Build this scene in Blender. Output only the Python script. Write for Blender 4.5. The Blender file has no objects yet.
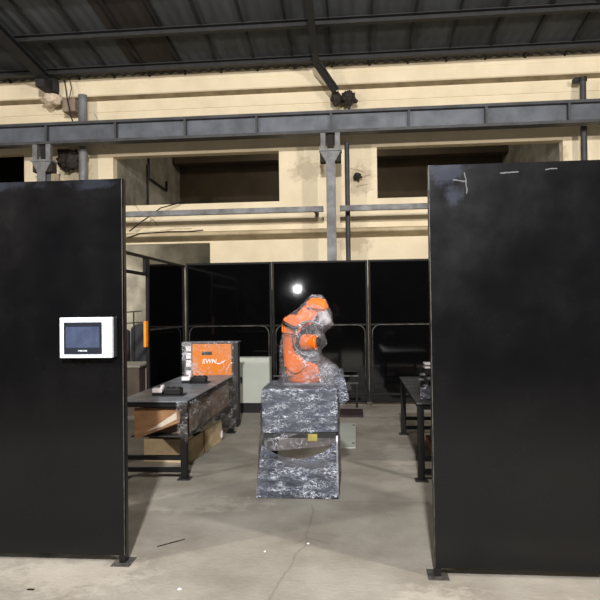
import bpy, bmesh, math, random
from mathutils import Vector, Matrix, noise
random.seed(4)
sc = bpy.context.scene
COL = sc.collection
BASE = {}

# ------------------------------------------------------------------ helpers
class MB:
    """collects shapes in world coordinates, build() links them as ONE mesh object"""
    def __init__(s): s.bm = bmesh.new()
    def _add(s, verts, faces):
        vs = [s.bm.verts.new(v) for v in verts]
        for f in faces:
            try: s.bm.faces.new([vs[i] for i in f])
            except ValueError: pass
        return vs
    def box(s, x0, x1, y0, y1, z0, z1, bev=0.0, rot=0.0, seg=2):
        if x0 > x1: x0, x1 = x1, x0
        if y0 > y1: y0, y1 = y1, y0
        if z0 > z1: z0, z1 = z1, z0
        t = bmesh.new()
        bmesh.ops.create_cube(t, size=1)
        c = Vector(((x0+x1)/2, (y0+y1)/2, (z0+z1)/2))
        bmesh.ops.scale(t, vec=(x1-x0, y1-y0, z1-z0), verts=t.verts)
        if bev > 0: bmesh.ops.bevel(t, geom=t.edges[:], offset=bev, segments=seg, affect='EDGES', profile=.5)
        bmesh.ops.rotate(t, cent=(0, 0, 0), matrix=Matrix.Rotation(rot, 3, 'Z'), verts=t.verts)
        bmesh.ops.translate(t, vec=c, verts=t.verts)
        return s._merge(t)
    def _merge(s, t):
        me = bpy.data.meshes.new('tmp'); t.to_mesh(me); t.free(); s.bm.from_mesh(me); bpy.data.meshes.remove(me); return s
    def bar(s, p0, p1, w, h, bev=0.0, roll=0):
        p0, p1 = Vector(p0), Vector(p1); d = p1-p0
        t = bmesh.new(); bmesh.ops.create_cube(t, size=1)
        bmesh.ops.scale(t, vec=(w, h, d.length), verts=t.verts)
        if bev > 0: bmesh.ops.bevel(t, geom=t.edges[:], offset=bev, segments=2, affect='EDGES')
        q = d.to_track_quat('Z', 'Y').to_matrix()
        bmesh.ops.rotate(t, cent=(0, 0, 0), matrix=q @ Matrix.Rotation(roll, 3, 'Z'), verts=t.verts)
        bmesh.ops.translate(t, vec=(p0+p1)/2, verts=t.verts)
        return s._merge(t)
    def cyl(s, p0, p1, r, r2=None, n=20, bev=0):
        p0, p1 = Vector(p0), Vector(p1); d = p1-p0
        t = bmesh.new(); bmesh.ops.create_cone(t, cap_ends=True, segments=n, radius1=r, radius2=r if r2 is None else r2, depth=d.length)
        if bev > 0:
            ed = [e for e in t.edges if len(e.link_faces) == 2 and any(len(f.verts) > 4 for f in e.link_faces)]
            bmesh.ops.bevel(t, geom=ed, offset=bev, segments=3, affect='EDGES')
        bmesh.ops.rotate(t, cent=(0, 0, 0), matrix=d.to_track_quat('Z', 'Y').to_matrix(), verts=t.verts)
        bmesh.ops.translate(t, vec=(p0+p1)/2, verts=t.verts)
        return s._merge(t)
    def ball(s, c, r, sc=(1, 1, 1), n=16):
        t = bmesh.new(); bmesh.ops.create_uvsphere(t, u_segments=n, v_segments=n//2+2, radius=r)
        bmesh.ops.scale(t, vec=sc, verts=t.verts); bmesh.ops.translate(t, vec=c, verts=t.verts)
        return s._merge(t)
    def plate(s, poly, y0, y1, bev=0.0):
        """extrude an XZ outline from y0 to y1"""
        t = bmesh.new()
        a = [t.verts.new((x, y0, z)) for x, z in poly]; b = [t.verts.new((x, y1, z)) for x, z in poly]
        n = len(poly); t.faces.new(a[::-1]); t.faces.new(b)
        for i in range(n): t.faces.new((a[i], a[(i+1) % n], b[(i+1) % n], b[i]))
        bmesh.ops.recalc_face_normals(t, faces=t.faces)
        if bev > 0: bmesh.ops.bevel(t, geom=t.edges[:], offset=bev, segments=3, affect='EDGES')
        return s._merge(t)
    def extr(s, poly, x0, x1):
        """extrude a YZ outline from x0 to x1"""
        t = bmesh.new()
        a = [t.verts.new((x0, y, z)) for y, z in poly]; b = [t.verts.new((x1, y, z)) for y, z in poly]
        n = len(poly); t.faces.new(a); t.faces.new(b[::-1])
        for i in range(n): t.faces.new((a[i], b[i], b[(i+1) % n], a[(i+1) % n]))
        bmesh.ops.recalc_face_normals(t, faces=t.faces)
        return s._merge(t)
    def tube(s, pts, r, n=8):
        pts = [Vector(p) for p in pts]
        rings = []
        for i, p in enumerate(pts):
            d = (pts[min(i+1, len(pts)-1)] - pts[max(i-1, 0)]).normalized()
            q = d.to_track_quat('Z', 'Y')
            rings.append([s.bm.verts.new(p + q @ Vector((r*math.cos(2*math.pi*k/n), r*math.sin(2*math.pi*k/n), 0))) for k in range(n)])
        for a, b in zip(rings, rings[1:]):
            for k in range(n): s.bm.faces.new((a[k], a[(k+1) % n], b[(k+1) % n], b[k]))
        s.bm.faces.new(rings[0][::-1]); s.bm.faces.new(rings[-1])
        return s
    def build(s, name, m, parent=None, smooth=False, smooth_ang=None):
        me = bpy.data.meshes.new(name)
        bmesh.ops.recalc_face_normals(s.bm, faces=s.bm.faces)
        if parent is not None: base = BASE[parent.name]
        else:
            xs = [v.co for v in s.bm.verts]
            base = Vector(((min(v.x for v in xs)+max(v.x for v in xs))/2, (min(v.y for v in xs)+max(v.y for v in xs))/2, min(v.z for v in xs)))
        bmesh.ops.translate(s.bm, vec=-base, verts=s.bm.verts)
        s.bm.to_mesh(me); s.bm.free()
        me.materials.append(m)
        if smooth:
            for p in me.polygons: p.use_smooth = True
            if smooth_ang:
                try: me.set_sharp_from_angle(angle=math.radians(smooth_ang))
                except Exception: pass
        o = bpy.data.objects.new(name, me); COL.objects.link(o)
        if parent is not None: o.parent = parent
        else: o.location = base
        BASE[o.name] = base
        return o

def thing(name, label, cat, loc=(0, 0, 0), group=None):
    o = bpy.data.objects.new(name, None); o.empty_display_size = .1; COL.objects.link(o)
    o.location = loc; o['label'] = label; o['category'] = cat
    if group: o['group'] = group
    BASE[o.name] = Vector(loc); return o
def tag(o, label, cat, group=None, kind=None):
    o['label'] = label; o['category'] = cat
    if group: o['group'] = group
    if kind: o['kind'] = kind
    return o
def struct(o): o['kind'] = 'structure'; return o
def part_label(o, l): o['label'] = l; return o

# ------------------------------------------------------------------ materials
def rgb(r, g, b):
    f = lambda c: ((c/255)/12.92 if c/255 <= .04045 else ((c/255+.055)/1.055)**2.4)
    return (f(r), f(g), f(b), 1)
def mat(name, col, col2=None, rough=.6, metal=0.0, scale=6.0, bump=0.0, bscale=None, rvar=0.0, spec=.5, coat=0, detail=6, lo=.35, hi=.65, stretch=(1, 1, 1)):
    m = bpy.data.materials.new(name); m.use_nodes = True; nt = m.node_tree; N = nt.nodes; L = nt.links
    b = N['Principled BSDF']; b.inputs['Roughness'].default_value = rough; b.inputs['Metallic'].default_value = metal
    b.inputs['Specular IOR Level'].default_value = spec; b.inputs['Coat Weight'].default_value = coat
    tc = N.new('ShaderNodeTexCoord'); mp = N.new('ShaderNodeMapping'); mp.inputs['Scale'].default_value = stretch
    L.new(tc.outputs['Object'], mp.inputs['Vector'])
    nz = N.new('ShaderNodeTexNoise'); nz.inputs['Scale'].default_value = scale; nz.inputs['Detail'].default_value = detail; nz.inputs['Roughness'].default_value = .6
    L.new(mp.outputs[0], nz.inputs['Vector'])
    if col2 is None: col2 = tuple(c*.75 for c in col[:3])+(1,)
    r = N.new('ShaderNodeValToRGB'); r.color_ramp.elements[0].position = lo; r.color_ramp.elements[1].position = hi
    r.color_ramp.elements[0].color = col; r.color_ramp.elements[1].color = col2
    L.new(nz.outputs['Fac'], r.inputs[0]); L.new(r.outputs[0], b.inputs['Base Color'])
    if rvar:
        mr = N.new('ShaderNodeMapRange'); mr.inputs['To Min'].default_value = max(0.02, rough-rvar); mr.inputs['To Max'].default_value = min(1, rough+rvar)
        mr.inputs['From Min'].default_value = .3; mr.inputs['From Max'].default_value = .7
        L.new(nz.outputs['Fac'], mr.inputs['Value']); L.new(mr.outputs[0], b.inputs['Roughness'])
    if bump:
        n2 = N.new('ShaderNodeTexNoise'); n2.inputs['Scale'].default_value = bscale or scale*4; n2.inputs['Detail'].default_value = 5
        L.new(mp.outputs[0], n2.inputs['Vector'])
        bp = N.new('ShaderNodeBump'); bp.inputs['Strength'].default_value = bump; bp.inputs['Distance'].default_value = .02
        L.new(n2.outputs['Fac'], bp.inputs['Height']); L.new(bp.outputs[0], b.inputs['Normal'])
    m['bsdf'] = 'ok'
    return m

def film_mat(name, col, a_lo, a_hi, scale=9, bump=.8, stretch=(1, 1, 1), rough=.18, ridge=.3, fold_glint_op=.5):
    """translucent stretch film: clear where single, milky where folded, glints painted on as white streaks, crinkled by bump"""
    m = bpy.data.materials.new(name); m.use_nodes = True; nt = m.node_tree; N = nt.nodes; L = nt.links
    b = N['Principled BSDF']; b.inputs['Base Color'].default_value = col; b.inputs['Roughness'].default_value = rough
    b.inputs['Specular IOR Level'].default_value = .8
    out = N['Material Output']
    tc = N.new('ShaderNodeTexCoord'); mp = N.new('ShaderNodeMapping'); mp.inputs['Scale'].default_value = stretch
    L.new(tc.outputs['Object'], mp.inputs['Vector'])
    w = N.new('ShaderNodeTexNoise'); w.inputs['Scale'].default_value = scale; w.inputs['Detail'].default_value = 4; w.inputs['Distortion'].default_value = 1.6
    L.new(mp.outputs[0], w.inputs['Vector'])
    # broad cloudiness plus thin ridged folds
    sub = N.new('ShaderNodeMath'); sub.operation = 'SUBTRACT'; sub.inputs[1].default_value = .5; L.new(w.outputs['Fac'], sub.inputs[0])
    ab = N.new('ShaderNodeMath'); ab.operation = 'ABSOLUTE'; L.new(sub.outputs[0], ab.inputs[0])
    mr = N.new('ShaderNodeMapRange'); mr.inputs['From Min'].default_value = 0; mr.inputs['From Max'].default_value = .022
    mr.inputs['To Min'].default_value = ridge; mr.inputs['To Max'].default_value = 0; L.new(ab.outputs[0], mr.inputs['Value'])
    n2 = N.new('ShaderNodeTexNoise'); n2.inputs['Scale'].default_value = scale*.45; n2.inputs['Detail'].default_value = 5
    L.new(mp.outputs[0], n2.inputs['Vector'])
    m2 = N.new('ShaderNodeMapRange'); m2.inputs['From Min'].default_value = .32; m2.inputs['From Max'].default_value = .68
    m2.inputs['To Min'].default_value = a_lo; m2.inputs['To Max'].default_value = a_hi; L.new(n2.outputs['Fac'], m2.inputs['Value'])
    sm = N.new('ShaderNodeMath'); sm.operation = 'ADD'; sm.use_clamp = True; L.new(mr.outputs[0], sm.inputs[0]); L.new(m2.outputs[0], sm.inputs[1])
    n4 = N.new('ShaderNodeTexNoise'); n4.inputs['Scale'].default_value = scale*2.2; n4.inputs['Detail'].default_value = 3; n4.inputs['Distortion'].default_value = 1.2
    L.new(mp.outputs[0], n4.inputs['Vector'])
    def ridges(sc_, w_, dist):
        nn = N.new('ShaderNodeTexNoise'); nn.inputs['Scale'].default_value = sc_; nn.inputs['Detail'].default_value = 2; nn.inputs['Distortion'].default_value = dist
        L.new(mp.outputs[0], nn.inputs['Vector'])
        a_ = N.new('ShaderNodeMath'); a_.operation = 'SUBTRACT'; a_.inputs[1].default_value = .5; L.new(nn.outputs['Fac'], a_.inputs[0])
        b_ = N.new('ShaderNodeMath'); b_.operation = 'ABSOLUTE'; L.new(a_.outputs[0], b_.inputs[0])
        c_ = N.new('ShaderNodeMapRange'); c_.inputs['From Max'].default_value = w_; c_.inputs['To Min'].default_value = 1; c_.inputs['To Max'].default_value = 0
        L.new(b_.outputs[0], c_.inputs['Value']); return c_.outputs[0]
    r1 = ridges(scale*1.1, .020, .8); r2 = ridges(scale*2.6, .035, .4)
    mxr = N.new('ShaderNodeMath'); mxr.operation = 'MAXIMUM'; L.new(r1, mxr.inputs[0]); L.new(r2, mxr.inputs[1])
    n5 = N.new('ShaderNodeTexNoise'); n5.inputs['Scale'].default_value = scale*.8; n5.inputs['Detail'].default_value = 3; L.new(mp.outputs[0], n5.inputs['Vector'])
    m5 = N.new('ShaderNodeMapRange'); m5.inputs['From Min'].default_value = .42; m5.inputs['From Max'].default_value = .60; L.new(n5.outputs['Fac'], m5.inputs['Value'])
    fold_glint = N.new('ShaderNodeMath'); fold_glint.operation = 'MULTIPLY'; L.new(mxr.outputs[0], fold_glint.inputs[0]); L.new(m5.outputs[0], fold_glint.inputs[1])
    cm = N.new('ShaderNodeMix'); cm.data_type = 'RGBA'; cm.inputs[6].default_value = col; cm.inputs[7].default_value = (.82, .86, .95, 1)  # near-white streaks: folded film plus glints painted into the colour
    L.new(fold_glint.outputs[0], cm.inputs[0]); L.new(cm.outputs[2], b.inputs['Base Color'])
    ad = N.new('ShaderNodeMath'); ad.operation = 'MULTIPLY_ADD'; ad.use_clamp = True; ad.inputs[1].default_value = fold_glint_op; L.new(fold_glint.outputs[0], ad.inputs[0]); L.new(sm.outputs[0], ad.inputs[2]); sm = ad
    bp = N.new('ShaderNodeBump'); bp.inputs['Strength'].default_value = bump; bp.inputs['Distance'].default_value = .03
    L.new(n4.outputs['Fac'], bp.inputs['Height']); L.new(bp.outputs[0], b.inputs['Normal'])
    tr = N.new('ShaderNodeBsdfTransparent'); mx = N.new('ShaderNodeMixShader')
    L.new(sm.outputs[0], mx.inputs[0]); L.new(tr.outputs[0], mx.inputs[1]); L.new(b.outputs[0], mx.inputs[2])
    L.new(mx.outputs[0], out.inputs['Surface'])
    return m

def add_marks(m, segs=(), blobs=(), col=(0.02, .02, .02, 1), bcol=(.6, .6, .6, 1), axes='XY', wob=.02, wscale=3, w=.012, strength=.8, bstrength=.6):
    """stains and painted sheen of their own shape, in object coordinates: crack lines (x0,y0,x1,y1) and speckled blotches (x,y,rx,ry)"""
    nt = m.node_tree; N = nt.nodes; L = nt.links; b = N['Principled BSDF']
    src = b.inputs['Base Color'].links[0].from_socket
    tc = N.new('ShaderNodeTexCoord')
    nz = N.new('ShaderNodeTexNoise'); nz.inputs['Scale'].default_value = wscale; nz.inputs['Detail'].default_value = 5
    L.new(tc.outputs['Object'], nz.inputs['Vector'])
    s1 = N.new('ShaderNodeVectorMath'); s1.operation = 'SUBTRACT'; s1.inputs[1].default_value = (.5, .5, .5); L.new(nz.outputs['Color'], s1.inputs[0])
    s2 = N.new('ShaderNodeVectorMath'); s2.operation = 'MULTIPLY_ADD'; s2.inputs[1].default_value = (wob*2,)*3
    L.new(s1.outputs[0], s2.inputs[0]); L.new(tc.outputs['Object'], s2.inputs[2])
    sp = N.new('ShaderNodeSeparateXYZ'); L.new(s2.outputs[0], sp.inputs[0])
    U, V = sp.outputs[axes[0]], sp.outputs[axes[1]]
    def M(op, a, bb=None, c=None, clamp=False):
        n = N.new('ShaderNodeMath'); n.operation = op; n.use_clamp = clamp
        for i, v in enumerate((a, bb, c)):
            if v is None: continue
            if isinstance(v, (int, float)): n.inputs[i].default_value = v
            else: L.new(v, n.inputs[i])
        return n.outputs[0]
    def mix(fac, c, st):
        nonlocal src
        n = N.new('ShaderNodeMix'); n.data_type = 'RGBA'; n.inputs[7].default_value = c
        L.new(M('MULTIPLY', fac, st, clamp=True), n.inputs[0]); L.new(src, n.inputs[6]); src = n.outputs[2]
    if blobs:
        n3 = N.new('ShaderNodeTexNoise'); n3.inputs['Scale'].default_value = 9; n3.inputs['Detail'].default_value = 8; n3.inputs['Roughness'].default_value = .7
        L.new(tc.outputs['Object'], n3.inputs['Vector'])
        acc = None
        for (x, y, rx, ry) in blobs:
            dx = M('DIVIDE', M('SUBTRACT', U, x), rx); dy = M('DIVIDE', M('SUBTRACT', V, y), ry)
            d = M('SQRT', M('ADD', M('MULTIPLY', dx, dx), M('MULTIPLY', dy, dy)))
            k = M('SUBTRACT', 1.0, d, clamp=True)
            acc = k if acc is None else M('MAXIMUM', acc, k)
        thr = M('MULTIPLY', M('SUBTRACT', M('ADD', M('MULTIPLY', acc, .45), n3.outputs['Fac']), .62), 6.0, clamp=True)
        thr = M('MULTIPLY', thr, M('MULTIPLY', acc, 3.0, clamp=True))
        mix(thr, bcol, bstrength)
    if segs:
        acc = None
        for (x0, y0, x1, y1) in segs:
            dx, dy = x1-x0, y1-y0; l2 = dx*dx+dy*dy
            px = M('SUBTRACT', U, x0); py = M('SUBTRACT', V, y0)
            t = M('DIVIDE', M('ADD', M('MULTIPLY', px, dx), M('MULTIPLY', py, dy)), l2, clamp=True)
            ex = M('SUBTRACT', px, M('MULTIPLY', t, dx)); ey = M('SUBTRACT', py, M('MULTIPLY', t, dy))
            d = M('SQRT', M('ADD', M('MULTIPLY', ex, ex), M('MULTIPLY', ey, ey)))
            k = M('SUBTRACT', 1.0, M('DIVIDE', d, w), clamp=True)
            acc = k if acc is None else M('MAXIMUM', acc, k)
        mix(acc, col, strength)
    L.new(src, b.inputs['Base Color'])

M_plaster = mat('cream_plaster', rgb(236, 223, 194), rgb(212, 198, 168), rough=.85, scale=1.3, bump=.25, bscale=9, lo=.3, hi=.8)
M_ledge = mat('dusty_plaster', rgb(200, 184, 152), rgb(164, 148, 118), rough=.9, scale=2.5, bump=.3, bscale=12)
M_conc = mat('raw_concrete', rgb(150, 146, 132), rgb(104, 100, 90), rough=.9, scale=1.8, bump=.4, bscale=8)
M_dark = mat('dark_brown_wall', rgb(86, 76, 62), rgb(66, 58, 48), rough=.9, scale=1.0, bump=.2)  # even dark brown for the recess back, top and inner beam
M_hall = mat('hall_wall', rgb(90, 86, 78), rgb(70, 66, 60), rough=.9, scale=.6)
M_floor = mat('floor_concrete', rgb(146, 142, 134), rgb(120, 115, 106), rough=.72, scale=1.6, bump=.25, bscale=35, detail=12, lo=.36, hi=.64, spec=.35, rvar=.12)
M_roof = mat('roof_sheet', rgb(76, 80, 83), rgb(54, 57, 59), rough=.8, scale=1.6, stretch=(1, .25, 1), bump=.1)
M_rust = mat('rusty_roof_sheet', rgb(52, 44, 38), rgb(36, 32, 28), rough=.85, scale=2.5, stretch=(1, .3, 1))
M_rsteel = mat('dark_roof_steel', rgb(38, 38, 40), rgb(26, 26, 27), rough=.7)  # darker steel tone for purlins and rafters
M_seam = mat('seam_tar', rgb(26, 26, 26), rough=.8)
M_steel = mat('dark_steel', rgb(50, 50, 52), rgb(36, 35, 36), rough=.6, metal=.2, scale=4, bump=.1)
M_beam = mat('grey_painted_steel', rgb(96, 102, 112), rgb(78, 82, 90), rough=.55, metal=.1, scale=2.5, rvar=.1)
M_beamd = mat('beam_flange_paint', rgb(72, 74, 78), rgb(54, 54, 56), rough=.6, metal=.1, scale=3)
M_col = mat('column_paint', rgb(128, 130, 132), rgb(98, 98, 100), rough=.6, metal=.1, scale=5, rvar=.1)
M_rustm = mat('rusted_metal', rgb(62, 54, 47), rgb(28, 23, 20), rough=.9, scale=18, bump=.6)
M_sheet = mat('black_gloss_sheet', rgb(9, 9, 10), rgb(6, 6, 7), rough=.06, scale=2.2, rvar=.02, spec=.45)
M_sheetf = mat('black_front_sheet', rgb(9, 9, 11), rgb(7, 7, 9), rough=.25, scale=2.2, rvar=.08, spec=.35)
M_frame = mat('black_frame_paint', rgb(17, 17, 19), rgb(12, 12, 13), rough=.35, scale=6, rvar=.06, spec=.4)
M_cframe = mat('matte_black_paint', rgb(13, 13, 14), rgb(9, 9, 10), rough=.6, scale=6, spec=.25)
M_edge = mat('worn_edge_steel', rgb(96, 94, 90), rgb(44, 42, 42), rough=.5, metal=.4, scale=9)
M_blk = mat('black_plastic', rgb(18, 18, 19), rgb(12, 12, 12), rough=.45)
M_white = mat('white_plastic', rgb(205, 212, 220), rgb(196, 204, 214), rough=.45, scale=3)
M_bezel = mat('bezel_navy', rgb(28, 32, 44), rgb(22, 26, 36), rough=.35)
M_screen = mat('dim_lcd_screen', rgb(66, 76, 100), rgb(54, 62, 84), rough=.22, scale=14)
M_or = mat('robot_orange', rgb(214, 108, 20), rgb(200, 94, 14), rough=.35, scale=5, coat=.3)
M_org = mat('welder_orange', rgb(212, 122, 26), rgb(204, 114, 20), rough=.4, scale=5)
M_grey = mat('light_grey_enamel', rgb(176, 182, 174), rgb(166, 172, 164), rough=.5, scale=3)
M_motor = mat('motor_grey', rgb(120, 124, 130), rgb(70, 72, 78), rough=.5, metal=.3, scale=14)
M_silver = mat('silver_label', rgb(200, 200, 206), rgb(140, 140, 150), rough=.4, scale=24)
M_label = mat('white_paper', rgb(235, 232, 236), rgb(214, 208, 216), rough=.6, scale=20)
M_yel = mat('yellow_sticker', rgb(170, 158, 80), rgb(140, 130, 70), rough=.5, scale=20)
M_ttop = mat('steel_table_top', rgb(122, 128, 136), rgb(98, 104, 112), rough=.4, metal=0, scale=5, rvar=.12)
M_ttopd = mat('dark_table_top', rgb(70, 72, 74), rgb(48, 50, 52), rough=.45, metal=.3, scale=5, rvar=.12)
M_card = mat('brown_cardboard', rgb(150, 112, 78), rgb(120, 88, 62), rough=.85, scale=5, stretch=(1, 1, 4))
M_cardd = mat('wrapped_carton', rgb(138, 116, 98), rgb(96, 78, 66), rough=.6, scale=5, stretch=(1, .3, 5))
M_box = mat('tan_box', rgb(190, 172, 136), rgb(164, 146, 114), rough=.85, scale=4, stretch=(1, 1, 2))
M_tape = mat('packing_tape', rgb(206, 196, 180), rough=.25)
M_tarp = mat('slate_tarpaulin', rgb(66, 68, 76), rgb(50, 52, 60), rough=.8, scale=3, stretch=(4, 4, .5))
M_ostrip = mat('orange_strip', rgb(255, 150, 30), rgb(250, 138, 24), rough=.5)
M_filmS = film_mat('stand_stretch_film', rgb(98, 104, 120), .30, .80, scale=9, bump=1.0, stretch=(1, 1, 2.4), rough=.16, ridge=.3)
M_filmR = film_mat('robot_dust_film', rgb(150, 144, 152), .08, .34, scale=9, bump=.8, rough=.16, ridge=.10, fold_glint_op=.3)
M_filmT = film_mat('table_stretch_film', rgb(100, 94, 94), .08, .45, scale=6, bump=.9, stretch=(1, .6, 2.2), rough=.15, ridge=.25)
# floor marks are given in world xy; the floor object's origin is set to the world origin below
add_marks(M_floor, segs=[(-1.2, 5.04, .9, 5.0), (-.37, 4.9, -.36, 4.15), (-.36, 4.15, -.5, 3.3), (-.36, 4.2, -.2, 4.1), (-.37, 4.2, -.44, 4.1)],
          blobs=[(-1.75, 3.55, .75, .45), (-1.6, 4.9, 1.3, .35), (.45, 3.2, .5, .5), (1.4, 3.2, .9, .35), (.1, 8.6, .9, .8), (.45, 6.6, .3, .9)],
          col=rgb(84, 78, 68), bcol=rgb(190, 184, 172), wob=.04, wscale=5, w=.012, strength=.4, bstrength=.32)
add_marks(M_plaster, segs=[(-.05, 4.3, .2, 4.22), (0.02, 4.1, .3, 4.16), (.05, 3.95, .28, 4.0), (-.1, 3.5, .5, 3.55), (-3.9, 3.3, -4.4, 3.75), (-4.7, 3.1, -3.2, 3.24), (-5.2, 5.7, -5.0, 4.9)],
          blobs=[(.1, 4.1, .42, .5), (-.9, 4.3, .5, .35), (0, 2.9, .5, .4), (-4.5, 3.3, .6, .25), (3.8, 4.3, .3, .6), (-5.6, 4.4, .6, .5)],
          col=rgb(100, 84, 64), bcol=rgb(182, 166, 140), axes='XZ', wob=.06, wscale=6, w=.018, strength=.6, bstrength=.6)

# ------------------------------------------------------------------ the hall
def at_origin(o):
    """keep world coordinates as object coordinates (for position-based stains)"""
    l = o.location.copy(); o.data.transform(Matrix.Translation(l)); o.location = (0, 0, 0); return o
X0, X1, Y0, YW = -9.0, 7.0, -8.0, 11.6
struct(at_origin(MB().box(X0-.2, X1+.2, Y0-.2, 17, -.2, 0).build('floor', M_floor)))

w = MB(); T = .2
def wl(x0, x1, z0, z1): w.box(x0, x1, YW, YW+T, z0, z1)
wl(X0, X1, 4.83, 6.7); wl(-6.67, -4.8, 3.71, 4.83); wl(X0, X1, 2.93, 3.71)
wl(-4.8, -1.45, 4.70, 4.83); wl(-1.45, .45, 3.71, 4.83); wl(.45, 3.91, 4.70, 4.83); wl(3.91, X1, 3.71, 4.83)
wl(-2.84, X1, 0, 2.93); wl(X0, -6.3, 0, 2.93)
struct(at_origin(w.build('wall_back', M_plaster)))
struct(MB().box(X0-.2, X0, Y0, 16.4, 0, 9.2).build('wall_left', M_hall))
struct(MB().box(X1, X1+.2, Y0, YW, 0, 9.2).build('wall_right', M_hall))
struct(MB().box(X0-.2, X1+.2, Y0-.2, Y0, 0, 9.2).build('wall_front', M_hall))
# rooms behind the openings
struct(MB().box(-5.0, -4.8, YW+T, 16.4, 3.5, 6.5).build('wall_recess_left', M_conc))
struct(MB().box(3.91, 4.11, YW+T, 16.8, 3.5, 6.5).build('wall_recess_right', M_conc))
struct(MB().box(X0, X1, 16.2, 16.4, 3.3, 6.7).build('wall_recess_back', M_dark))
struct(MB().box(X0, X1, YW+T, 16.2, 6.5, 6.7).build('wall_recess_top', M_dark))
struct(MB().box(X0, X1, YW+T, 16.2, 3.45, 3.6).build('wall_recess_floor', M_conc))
struct(MB().box(X0, X1, 13.6, 13.8, 0, 3.45).build('wall_annex_back', M_conc))
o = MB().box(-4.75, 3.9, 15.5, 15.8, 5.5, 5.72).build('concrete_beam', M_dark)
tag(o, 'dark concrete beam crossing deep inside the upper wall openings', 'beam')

# bands on the wall
fr = MB(); fr.extr([(YW+.01, 6.7), (11.40, 6.7), (11.40, 5.885), (11.42, 5.87), (YW+.01, 5.825)], X0, X1)
fr.box(X0, X1, 11.392, 11.405, 6.09, 6.10)
struct(fr.build('trim_1', M_plaster))
struct(MB().extr([(YW+.005, 5.8255), (YW+.005, 5.820), (11.425, 5.862), (11.425, 5.8685)], X0, X1).build('trim_5', mat('grimy_shaded_soffit', rgb(158, 142, 112), rgb(122, 108, 82), rough=.9, scale=3, bump=.3)))  # grime plus the shade under the frieze, both put into this darker colour
struct(MB().extr([(YW+.01, 3.16), (11.34, 3.12), (11.30, 3.10), (11.30, 3.05), (11.32, 3.035), (YW+.01, 2.96)], X0, X1).build('trim_2', M_ledge))
struct(MB().box(X0, X1, YW-.02, YW+.01, 5.60, 5.83).build('trim_3', M_plaster))

# roof: corrugated sheets sloping down to the wall
SL = .137
def rz(y): return 6.20 + SL*(YW-y)
r = bmesh.new(); n = int((X1-X0)/.03)
top = []
for yy, am in ((YW+.1, .02), (11.2, .016), (10.9, .005), (5, .005), (0, .005), (Y0-.1, .005)):
    top.append([r.verts.new((X0+i*(X1-X0)/n, yy, rz(yy)+am*math.sin(i*(X1-X0)/n*2*math.pi/.19)+.02)) for i in range(n+1)])
for a, b in zip(top, top[1:]):
    for i in range(n): r.faces.new((a[i], a[i+1], b[i+1], b[i]))
g = MB(); g.bm.free(); g.bm = r
o = struct(at_origin(g.build('ceiling', M_roof, smooth=True)))
o.data.materials.append(M_rust)
for p in o.data.polygons:
    if -4.2 < p.center.x < -3.2: p.material_index = 1
k = 0; x = -8.45
seam = MB()
for i in range(21):
    xx = -2.53 + .715*(i-8)
    if X0 < xx < X1: seam.extr([(YW, rz(YW)-.03), (YW, rz(YW)+.01), (Y0, rz(Y0)+.01), (Y0, rz(Y0)-.03)], xx-.018, xx+.018)
struct(seam.build('trim_4', M_seam))

def purlin(y, label):
    m = MB(); z = rz(y)
    m.box(X0, X1, y-.05, y+.05, z-.03, z-.015).box(X0, X1, y+.035, y+.05, z-.115, z-.03).box(X0, X1, y-.05, y+.05, z-.13, z-.115)
    tag(m.build('roof_purlin', M_rsteel), label, 'roof beam')
purlin(9.90, 'dark steel purlin crossing under the roof, second from the cream wall')
purlin(10.98, 'dark steel purlin tight against the top of the cream wall')
purlin(8.5, 'dark steel purlin nearest overhead, above the robot cell')
RE = 10.85
def rafter(x, wdt, label):
    t = thing('roof_rafter', label, 'roof beam', (x, YW-.1, rz(YW)-.3))
    m = MB()
    for s, h in ((.15, .02), (.25, .02)):
        m.extr([(RE, rz(RE)-s), (RE, rz(RE)-s-h), (Y0, rz(Y0)-s-h), (Y0, rz(Y0)-s)], x-wdt/2, x+wdt/2)
    m.build('flange', M_rsteel, t)
    MB().extr([(RE, rz(RE)-.15), (RE, rz(RE)-.25), (Y0, rz(Y0)-.25), (Y0, rz(Y0)-.15)], x-.015, x+.015).build('web', M_rsteel, t)
    return t
t = rafter(-.645, .10, 'narrow dark steel rafter running overhead above the orange robot')
MB().bar((-.645, 10.88, 6.10), (-.31, 11.15, 5.66), .10, .13, .008).build('strut', M_rsteel, t)
part_label(MB().bar((-.56, 10.82, 6.06), (-.25, 11.07, 5.66), .02, .02).build('brace_rod', M_edge, t), 'pale worn rod along the strut')
t = rafter(-5.85, .2, 'heavy dark steel rafter at the left, resting above a concrete corbel')
MB().box(-6.00, -5.82, 10.83, 11.28, 5.90, 6.10, .005).build('bracket', M_rsteel, t)
MB().box(-5.87, -5.76, 11.12, 11.28, 5.90, 6.16, .005).build('gusset', M_rsteel, t)
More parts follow.
